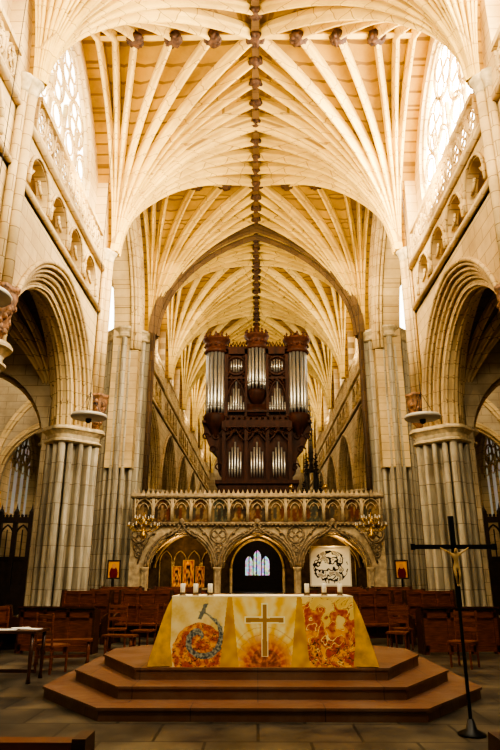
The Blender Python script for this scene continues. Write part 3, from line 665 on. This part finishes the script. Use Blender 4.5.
def desk_parts(L_,H,mat,matd):
    a=MB(); a.box(-L_/2,L_/2,0,.05,.05,H-.1)
    n=max(2,int(L_/.5))
    for i in range(n+1): x=-L_/2+.04+(L_-.08)*i/n; a.box(x-.04,x+.04,-.04,.08,0,H-.06)
    a.box(-L_/2,L_/2,-.04,.07,.05,.18); a.box(-L_/2,L_/2,-.04,.07,H-.26,H-.14)
    t=MB(); t.prism([(-L_/2-.05,-.1,H-.02),(-L_/2-.05,.32,H-.12),(-L_/2-.05,.32,H-.15),(-L_/2-.05,-.1,H-.06)],(L_+.1,0,0))
    e=MB(); e.prism([(0,-.04,0),(0,.3,0),(0,.3,H-.14),(0,-.04,H-.06)],(.05,0,0)); em=e.mesh('end_panel',matd)
    return [('front_panel',a.mesh('front_panel',mat)),('book_rest',t.mesh('book_rest',matd)),('end_panel',em,(-L_/2-.05,0,0)),('end_panel',em,(L_/2,0,0))]
P1=pew_parts(1.35,1.25,M_pew,M_pewd); P2=pew_parts(2.4,.95,M_pew,M_pewd); D1=desk_parts(1.7,1.0,M_pew,M_pewd); P3=pew_parts(1.1,1.05,M_pew,M_pewd)
lab='reddish-brown panelled wooden pew beside the pier'
rp=random.Random(3)
for s in(-1,1):
    for y,xs in((16.6,(2.95,4.6)),(18.3,(2.5,4.2)),(20.2,(2.6,4.3)),(22.4,(3.0,4.8))):
        for x in xs: thing('pew',P1,(s*x+rp.uniform(-.08,.08),y+rp.uniform(-.15,.15),0),lab,'pew',rot=rp.uniform(-.15,.15)+s*.1,group='pews near the screen')
    thing('pew',P3,(s*1.5,21.6,0),'short wooden pew beside the steps','pew',group='short pews')
    thing('choir_desk',D1,(s*4.5,14.6,0),'panelled wooden choir desk with sloping book rest','desk',rot=s*.12,group='choir desks')
thing('pew',P2,(5.75,14.2,0),'dark wooden pew at the edge of the floor','pew',rot=-1.4)
thing('pew',P2,(-5.75,14.2,0),'dark wooden pew at the edge of the floor','pew',rot=1.4)
thing('pew',P2,(-2.0,3.5,0),'brown wooden pew back close to the viewer','pew',rot=pi)
thing('pew',P2,(2.3,3.5,0),'brown wooden pew back close to the viewer','pew',rot=pi)
def table(L_,Wd,H,mat):
    a=MB(); a.box(-L_/2,L_/2,-Wd/2,Wd/2,H-.04,H); g=MB(); g.lathe([(.04,0),(.025,.1),(.035,H*.5),(.03,H-.04)],n=8); gm=g.mesh('leg',mat,True)
    r=MB(); r.box(-L_/2+.08,L_/2-.08,-.02,.02,.12,.17)
    return [('top',a.mesh('top',mat)),('stretcher',r.mesh('stretcher',mat))]+[('leg',gm,(x*(L_/2-.07),y*(Wd/2-.06),0)) for x in(-1,1) for y in(-1,1)]
thing('bench',table(1.1,.32,.45,M_pew),(-3.8,12.9,0),'low brown wooden bench on the floor','bench',rot=.25)
thing('bench',table(.7,.32,.45,M_pew),(-2.9,13.9,0),'short brown wooden stool on the floor','bench',rot=-.2)
thing('side_table',table(.9,.7,.78,M_pewd),(-4.05,11.0,0),'small dark wooden table holding papers','table')
pp=MB(); pp.box(-.15,.15,-.1,.1,0,.012); ppm=pp.mesh('sheet',M_paper)
for i,(x,y,r) in enumerate(((-4.15,10.85,.2),(-3.8,11.0,-.3),(-4.05,11.2,.5))): obj('paper_sheet',ppm,(x,y,.782),label='white printed papers lying on the small table',category='paper',rot=r)
def chair_parts(mat):
    s_=MB(); s_.box(-.22,.22,-.22,.2,.42,.46)
    bk=MB(); 
    for z in(.62,.78,.9): bk.box(-.2,.2,.19,.22,z,z+.07)
    for x in(-.21,.21): bk.tube([(x,.2,.44),(x,.24,1.0)],.02,6,(1,0,0))
    g=MB(); g.tube([(0,0,0),(0,0,.43)],.022,6,(1,0,0)); gm=g.mesh('leg',mat)
    return [('seat',s_.mesh('seat',mat)),('backrest',bk.mesh('backrest',mat))]+[('leg',gm,(x*.19,y*.18,0)) for x in(-1,1) for y in(-1,1)]
CP=chair_parts(M_pew)
for x,y,r in((-2.0,15.6,.3),(-1.5,17.6,0),(1.5,17.6,.1),(2.1,15.7,-.2),(3.1,14.6,-.4),(-3.3,15.4,.2),(3.4,15.6,.1),(-3.7,11.9,2.6),(3.9,12.6,-.7),(-2.6,15.0,-.3)):
    thing('wooden_chair',CP,(x,y,0),'plain reddish ladder-back wooden chair','chair',rot=r,group='loose wooden chairs')
b=MB(); b.lathe([(.42,0),(.42,.2),(.22,.4),(.2,1.2),(.35,1.5),(.6,1.75)],n=8); b2=MB(); b2.lathe([(.6,1.75),(.6,2.7),(.7,2.78),(.74,2.9),(.66,2.95)],n=8)
for k in range(8):
    a=2*pi*k/8; b2.ball((.66*math.cos(a),.66*math.sin(a),2.75),.09,5,1,.4); b2.tube([(.6*math.cos(a),.6*math.sin(a),1.75),(.6*math.cos(a),.6*math.sin(a),2.75)],.05,6,(1,0,0))
thing('pulpit',[('pedestal',b.mesh('pedestal',M_screen)),('body',b2.mesh('pulpit_body',M_gold))],(-4.8,9.7,0),'carved octagonal stone pulpit with gilded rim','pulpit')
# ------------------------------------------------------------------ platform + altar
CX=.05
def octo(k):
    f=8.1+.5*k; hw=1.95-.12*k; sw=3.08-.30*k; return [(CX-hw,f),(CX+hw,f),(CX+sw,f+1.45),(CX+sw,11.6-.1*k),(CX+hw,12.9-.35*k),(CX-hw,12.9-.35*k),(CX-sw,11.6-.1*k),(CX-sw,f+1.45)]
ps=[]
for k in range(3):
    b=MB(); b.prism([(x,y,.15*k) for x,y in octo(k)],(0,0,.125)); 
    q=octo(k); cx=CX; cy=10.4
    b.prism([(cx+(x-cx)*1.008,cy+(y-cy)*1.012,.15*k+.12) for x,y in q],(0,0,.03))
    ps.append(('step',b.mesh('step',M_plat)))
thing('altar_platform',ps,(0,0,0),'three-stepped reddish-brown wooden altar platform with clipped corners','platform')
AW=1.28; AD=.9; AH=.90
def fbm(x,z,s,k): return noise.noise(Vector((x*s,z*s,k)))+.5*noise.noise(Vector((x*s*2.1,z*s*2.1,k+5)))
def cloth_c(u,v):
    x0=(u-.5)*2*AW; z0=v*AH; n=fbm(x0,z0,5,0); n2=fbm(x0,z0,15,3); n3=fbm(x0,z0,30,8)
    x=x0+.02*n2; z=z0+.02*n
    gold=(.74,.50,.13)
    for cx in(-.46,.52):
        if abs(x0-cx)<.03+.10*(1-v): return mixc(gold,(.90,.68,.24),.5+n)
    if x<-.46:
        lx=x+.87; c=mixc((.94,.84,.54),(.88,.72,.36),.5+n*1.2)
        ang=math.atan2(z-.2,lx); c=mixc(c,(.97,.9,.66),.4*max(0,math.sin(ang*11+n2)))
        r=math.hypot(lx/.36,(z-.18)/.36)
        if r<1.05: c=mixc((.66,.20,.10),(.93,.58,.22),.5+.5*math.sin(r*16+4*n)+n2)
        if r<1.05 and abs(n2)<.05: c=(.30,.13,.09)
        th=math.atan2(z-.36,lx); rr=math.hypot(lx,z-.36); sp=(rr/.30-(th+pi)/(2*pi))%1.0
        if rr<.34 and abs(sp-.5)<.14: c=mixc((.24,.26,.26),(.50,.51,.45),.5+n3*1.5)
        if abs(lx-.03-.05*math.sin(z*9))<.03 and z>.6 and z<.82: c=(.32,.34,.32)
        return mixc(c,(.96,.88,.66),.15+.25*n3)
    if x>.52:
        lx=x-.92; an=math.sin(15*lx+7*z+5*n); c=mixc((.95,.83,.48),(.9,.72,.32),.5+n)
        if z<.66+.18*an: c=mixc((.95,.60,.16),(.68,.17,.07),.45+an*.45+n2)
        if z<.36 and abs(n2+.1*an)<.06: c=(.24,.10,.07)
        if abs(an)<.08 and z>.1: c=(.48,.17,.07)
        if abs(math.sin(11*lx-9*z+4*n))<.09: c=(.96,.86,.54)
        return mixc(c,(.95,.78,.40),.15+.2*n3)
    lx=x-.03; an=math.atan2(z-.02,lx); r=math.hypot(lx,z-.02)
    ray=math.sin(an*18+n)+.5*math.sin(an*37); c=mixc((.95,.72,.24),(.98,.91,.62),.5+ray*.35+n*.5)
    if r<.44: c=mixc(c,mixc((.93,.54,.15),(.74,.28,.09),.5+ray*.35+n2),min(1,(.44-r)*5))
    if r<.22: c=mixc(c,(.42,.22,.09),.45+n2*.8)
    if abs(math.sin(r*32))<.12 and r<.55: c=mixc(c,(.70,.38,.10),.4)
    lx0=x0-.03; az=z0-.60
    if (abs(lx0)<.024+.012*min(1,abs(az)*2) and .14<z0<.80) or (abs(az)<.022+.012*min(1,abs(lx0)*3) and abs(lx0)<.26): c=(.66,.46,.10)
    elif (abs(lx0)<.05 and .13<z0<.82) or (abs(az)<.048 and abs(lx0)<.28): c=(.98,.93,.70)
    return c
pan=paint_mesh('embroidered_panel',2*AW,AH,380,134,cloth_c,y=-.012,gam=1.8)
cl=MB(); 
nS=40
def cpos(side,f):
    if side==0: return (-AW+2*AW*f,-AD/2),(0,-1)
    if side==1: return (AW,-AD/2+AD*f),(1,0)
    if side==2: return (AW-2*AW*f,AD/2),(0,1)
    return (-AW,AD/2-AD*f),(-1,0)
cols=[]
for side in range(4):
    for i in range(nS):
        f=i/nS; (x,y),(nx,ny)=cpos(side,f)
        cd=min(f,1-f); fl_=max(0,1-cd*(2*AW if side%2==0 else AD)/.28) 
        if side%2==0: flx=(1 if f>.5 else -1)*.30*fl_; fly=ny*.10*fl_
        else: flx=nx*(.12+.18*fl_+.03*math.sin(f*20)); fly=(1 if (f>.5)==(side==1) else -1)*.10*fl_
        cols.append((x,y,flx,fly))
rows=[]
for j in range(9):
    v=j/8; rows.append([(x+fx*v**.8,y+fy*v**.8,AH-(AH-.01)*v) for x,y,fx,fy in cols])
cl.grid(rows,True)
tp=MB(); tp.box(-AW-.005,AW+.005,-AD/2-.02,AD/2+.005,AH,AH+.015); 
tb=MB(); tb.box(-AW+.1,AW-.1,-AD/2+.1,AD/2-.1,.8,AH-.02)
for x in(-1,1):
    for y in(-1,1): tb.box(x*1.1-.05,x*1.1+.05,y*.3-.05,y*.3+.05,0,.8)
AY=9.2+AD/2; AZ=.45
EA=thing('altar',[('table',tb.mesh('altar_table',M_pewd)),('gold_drape',cl.mesh('gold_drape',M_clothg,True),None,'golden cloth flaring at the corners'),('top_cloth',tp.mesh('top_cloth',M_cloth),None,'cream cloth covering the altar top')],(.07,AY,AZ),'altar draped in gold cloth with embroidered flame panels','altar')
obj('embroidered_panel',pan,(0,-AD/2-.03,0),EA,'embroidered front with flames, grey spiral and gold cross')
b=MB(); b.lathe([(.05,0),(.052,.010),(.034,.018),(.034,.035),(.042,.04)],n=12); c1=b.mesh('holder',M_bronze,True)
b=MB(); b.lathe([(.036,.04),(.036,.16),(.032,.165)],n=12); c2=b.mesh('wax',M_wax,True)
b=MB(); b.tube([(0,0,.16),(.003,0,.182)],.004,5,(1,0,0)); c3=b.mesh('wick',M_iron)
for x in(-1.09,-.90,-.69,.72,.97,1.20): thing('candle',[('holder',c1),('wax',c2),('wick',c3)],(x,AY-.25,AZ+AH+.015),'short white candle in a dark holder on the altar','candle',group='altar candles')
# ------------------------------------------------------------------ standing crucifix
b=MB(); b.tube([(0,0,.05),(0,0,2.3)],.02,8,(1,0,0)); b.box(-.03,.03,-.02,.02,1.3,2.32)
b2=MB(); b2.lathe([(.15,0),(.15,.02),(.06,.06),(.03,.16)],n=16)
b3=MB(); b3.box(-.48,.48,-.02,.02,1.94,1.99); 
for q in(-1,1): b3.box(q*.48-.025,q*.48+.025,-.025,.025,1.93,2.0)
X=thing('standing_cross',[('post',b.mesh('post',M_iron)),('base',b2.mesh('base',M_iron,True)),('crossbar',b3.mesh('crossbar',M_iron))],(2.32,7.5,0),'tall black iron processional cross with pale gold figure','cross')
V=[(0,0,0),(0,-.005,.08),(0,-.01,.155),(0,-.01,.19),(0.005,-.02,.225),(.01,-.03,.265),(.05,0,.175),(.13,0,.22),(.21,.01,.27),(-.05,0,.175),(-.13,0,.22),(-.21,.01,.27),(.03,-.01,-.03),(.03,-.045,-.13),(.012,-.01,-.24),(.012,-.035,-.27),(-.03,-.01,-.03),(-.03,-.045,-.13),(-.012,-.01,-.24),(-.012,-.035,-.27)]
Ed=[(0,1),(1,2),(2,3),(3,4),(4,5),(2,6),(6,7),(7,8),(2,9),(9,10),(10,11),(0,12),(12,13),(13,14),(14,15),(0,16),(16,17),(17,18),(18,19)]
Rr=[.04,.032,.042,.016,.026,.022,.019,.014,.009,.019,.014,.009,.026,.018,.011,.009,.026,.018,.011,.009]
bm=bmesh.new(); lay=bm.verts.layers.skin.verify(); vv=[bm.verts.new(p) for p in V]
for i,v_ in enumerate(vv): v_[lay].radius=(Rr[i],Rr[i]); v_[lay].use_root=(i==0)
for a_,b_ in Ed: bm.edges.new((vv[a_],vv[b_]))
sk=bpy.data.meshes.new('crucified_figure'); bm.to_mesh(sk); bm.free(); sk.materials.append(M_figure)
o=obj('figure',sk,(0,-.045,1.74),X,'pale gold crucified figure with outstretched arms'); o.scale=(.8,.8,.8); o.modifiers.new('s','SKIN'); mm=o.modifiers.new('u','SUBSURF'); mm.levels=1; mm.render_levels=2
# ------------------------------------------------------------------ pendant lamps, chandeliers
def pend(L_):
    a=MB(); a.lathe([(.05,.12),(.2,.09),(.48,.05),(.52,.0),(.5,-.05),(.2,-.07),(.05,-.08)],n=28)
    b=MB(); b.lathe([(.03,-.2),(.08,-.16),(.09,-.08),(.06,-.02)],n=12); c=MB(); c.tube([(0,0,.1),(0,0,L_)],.009,6,(1,0,0))
    for k in range(3): c.tube([(.35*math.cos(k*2.1),.35*math.sin(k*2.1),.06),(0,0,.75)],.008,4,(1,0,0))
    return [('shade',a.mesh('shade',M_lamp,True)),('bulb_holder',b.mesh('bulb_holder',M_iron,True)),('cable',c.mesh('cable',M_iron))]
PL=pend(11.0)
for x,y,z in((-4.85,17,6.0),(4.75,17,5.95),(-4.95,9.9,6.45)): thing('pendant_lamp',PL,(x,y,z),'flat round pale pendant lamp on a thin cable','lamp',group='disc pendant lamps')
a=MB(); a.lathe([(.02,-.45),(.08,-.4),(.14,-.3),(.05,-.2),(.04,.1),(.09,.2),(.03,.3),(.015,.6)],n=12)
b=MB(); cpos_=[]
for k in range(10):
    an=2*pi*k/10; R_=.62
    for f,z0 in((1,0),(.6,.28)):
        pts=[(R_*f*t*math.cos(an),R_*f*t*math.sin(an),z0-.15*math.sin(t*pi)-.05+.1*t) for t in[i/6 for i in range(7)]]
        b.tube(pts,.015,5,(0,0,1)); e=pts[-1]; b.lathe([(.05,0),(.06,.03),(.02,.04)],e,8); cpos_.append((e[0],e[1],z0+.06))
c=MB(); c.tube([(0,0,0),(0,0,.14)],.016,6,(1,0,0)); cm=c.mesh('taper',M_wax)
d=MB(); d.tube([(0,0,.55),(0,0,14.0)],.009,5,(1,0,0))
chp=[('stem',a.mesh('stem',M_brass,True)),('arms',b.mesh('arms',M_brass,True)),('chain',d.mesh('chain',M_iron))]+[('candle',cm,p) for p in cpos_]
for s in(-1,1): thing('chandelier',chp,(s*4.55,25.0,3.45),'brass branched chandelier hanging before the screen','chandelier',group='brass chandeliers')
for x in(1.45,2.9):
    b=MB(); b.lathe([(.1,0),(.1,.03),(.02,.06),(.02,.2),(.14,.22),(.05,.38)],n=12); obj('reading_lamp',b.mesh('reading_lamp',M_brass,True),(x,26.07,4.93),label='small brass reading lamp on the screen loft',category='lamp')
# ------------------------------------------------------------------ lights
def area(loc,dir_,e,size,col=(1,.79,.44),sy=None):
    l=bpy.data.lights.new('area','AREA'); l.energy=e; l.size=size; l.color=col
    if sy: l.shape='RECTANGLE'; l.size_y=sy
    o=bpy.data.objects.new('flood_or_fill_light',l); COL.objects.link(o); o.location=loc; o.rotation_euler=Vector(dir_).to_track_quat('-Z','Y').to_euler(); return o
for y,e in((7.7,300),(15.5,340),(23.4,250)):
    for s in(-1,1): area((s*4.6,y,12.0),(-s*.5,.1,1),e*(1.15 if s>0 else .9),.4)
for y in(31,45,59):
    for s in(-1,1): area((s*4.7,y,12.2),(-s*.5,0,1),150,.8,(1,.82,.52))
for y in(7.7,15.5):
    for s,e in((-1,220),(1,850)): area((s*5.85,y,15.2),(-s,0,-.5),e,4.0,(1,.93,.78),3.3)  # clerestory daylight, boosted by area lights added inside the glass
for s in(-1,1):  # unseen fill lights added to brighten piers, altar and crossing; no fixtures
    area((s*3.6,6.5,12.5),(-s*.15,1,-.42),330,.4,(1,.86,.60))
    area((s*1.5,2.0,13.0),(s*.32,1,-.62),380,.4,(1,.86,.60))
    area((s*3.4,16.5,13.0),(-s*.1,1,-.45),430,.4,(1,.84,.56))
def point(loc,e,col,r=.15):
    l=bpy.data.lights.new('pt','POINT'); l.energy=e; l.color=col; l.shadow_soft_size=r
    o=bpy.data.objects.new('lamp_or_fill_light',l); COL.objects.link(o); o.location=loc
for x in(-3.15,0,3.15): point((x,26.6,3.0),60,(1,.66,.26),.08)
for s in(-1,1): point((s*12,23.4,9),330,(1,.86,.62),.4); point((s*9.3,33,6),10,(1,.8,.5)); point((s*9.3,15.6,4.5),10,(1,.75,.45))  # fill points added to lift transepts and aisles, no fixture there
l=bpy.data.lights.new('spot','SPOT'); l.energy=950; l.spot_size=.34; l.spot_blend=.8; l.color=(1,.88,.64); l.shadow_soft_size=.2
o=bpy.data.objects.new('altar_spot',l); COL.objects.link(o); o.location=(-1.5,1,11.5); o.rotation_euler=(Vector((0,9.3,1))-Vector((-1.5,1,11.5))).to_track_quat('-Z','Y').to_euler()
w=bpy.data.worlds.new('w'); bpy.context.scene.world=w; w.use_nodes=True; w.node_tree.nodes['Background'].inputs[0].default_value=(1,.88,.68,1); w.node_tree.nodes['Background'].inputs[1].default_value=.22
try: bpy.context.scene.view_settings.look='AgX - High Contrast'
except Exception: pass
# ------------------------------------------------------------------ camera
cam=bpy.data.cameras.new('cam'); cam.sensor_fit='VERTICAL'; cam.sensor_height=36; cam.lens=608/750*36; cam.clip_end=300
co=bpy.data.objects.new('camera',cam); COL.objects.link(co); co.location=(0,0,1.65); co.rotation_euler=(math.radians(90+18.2),0,math.radians(.66))
bpy.context.scene.camera=co
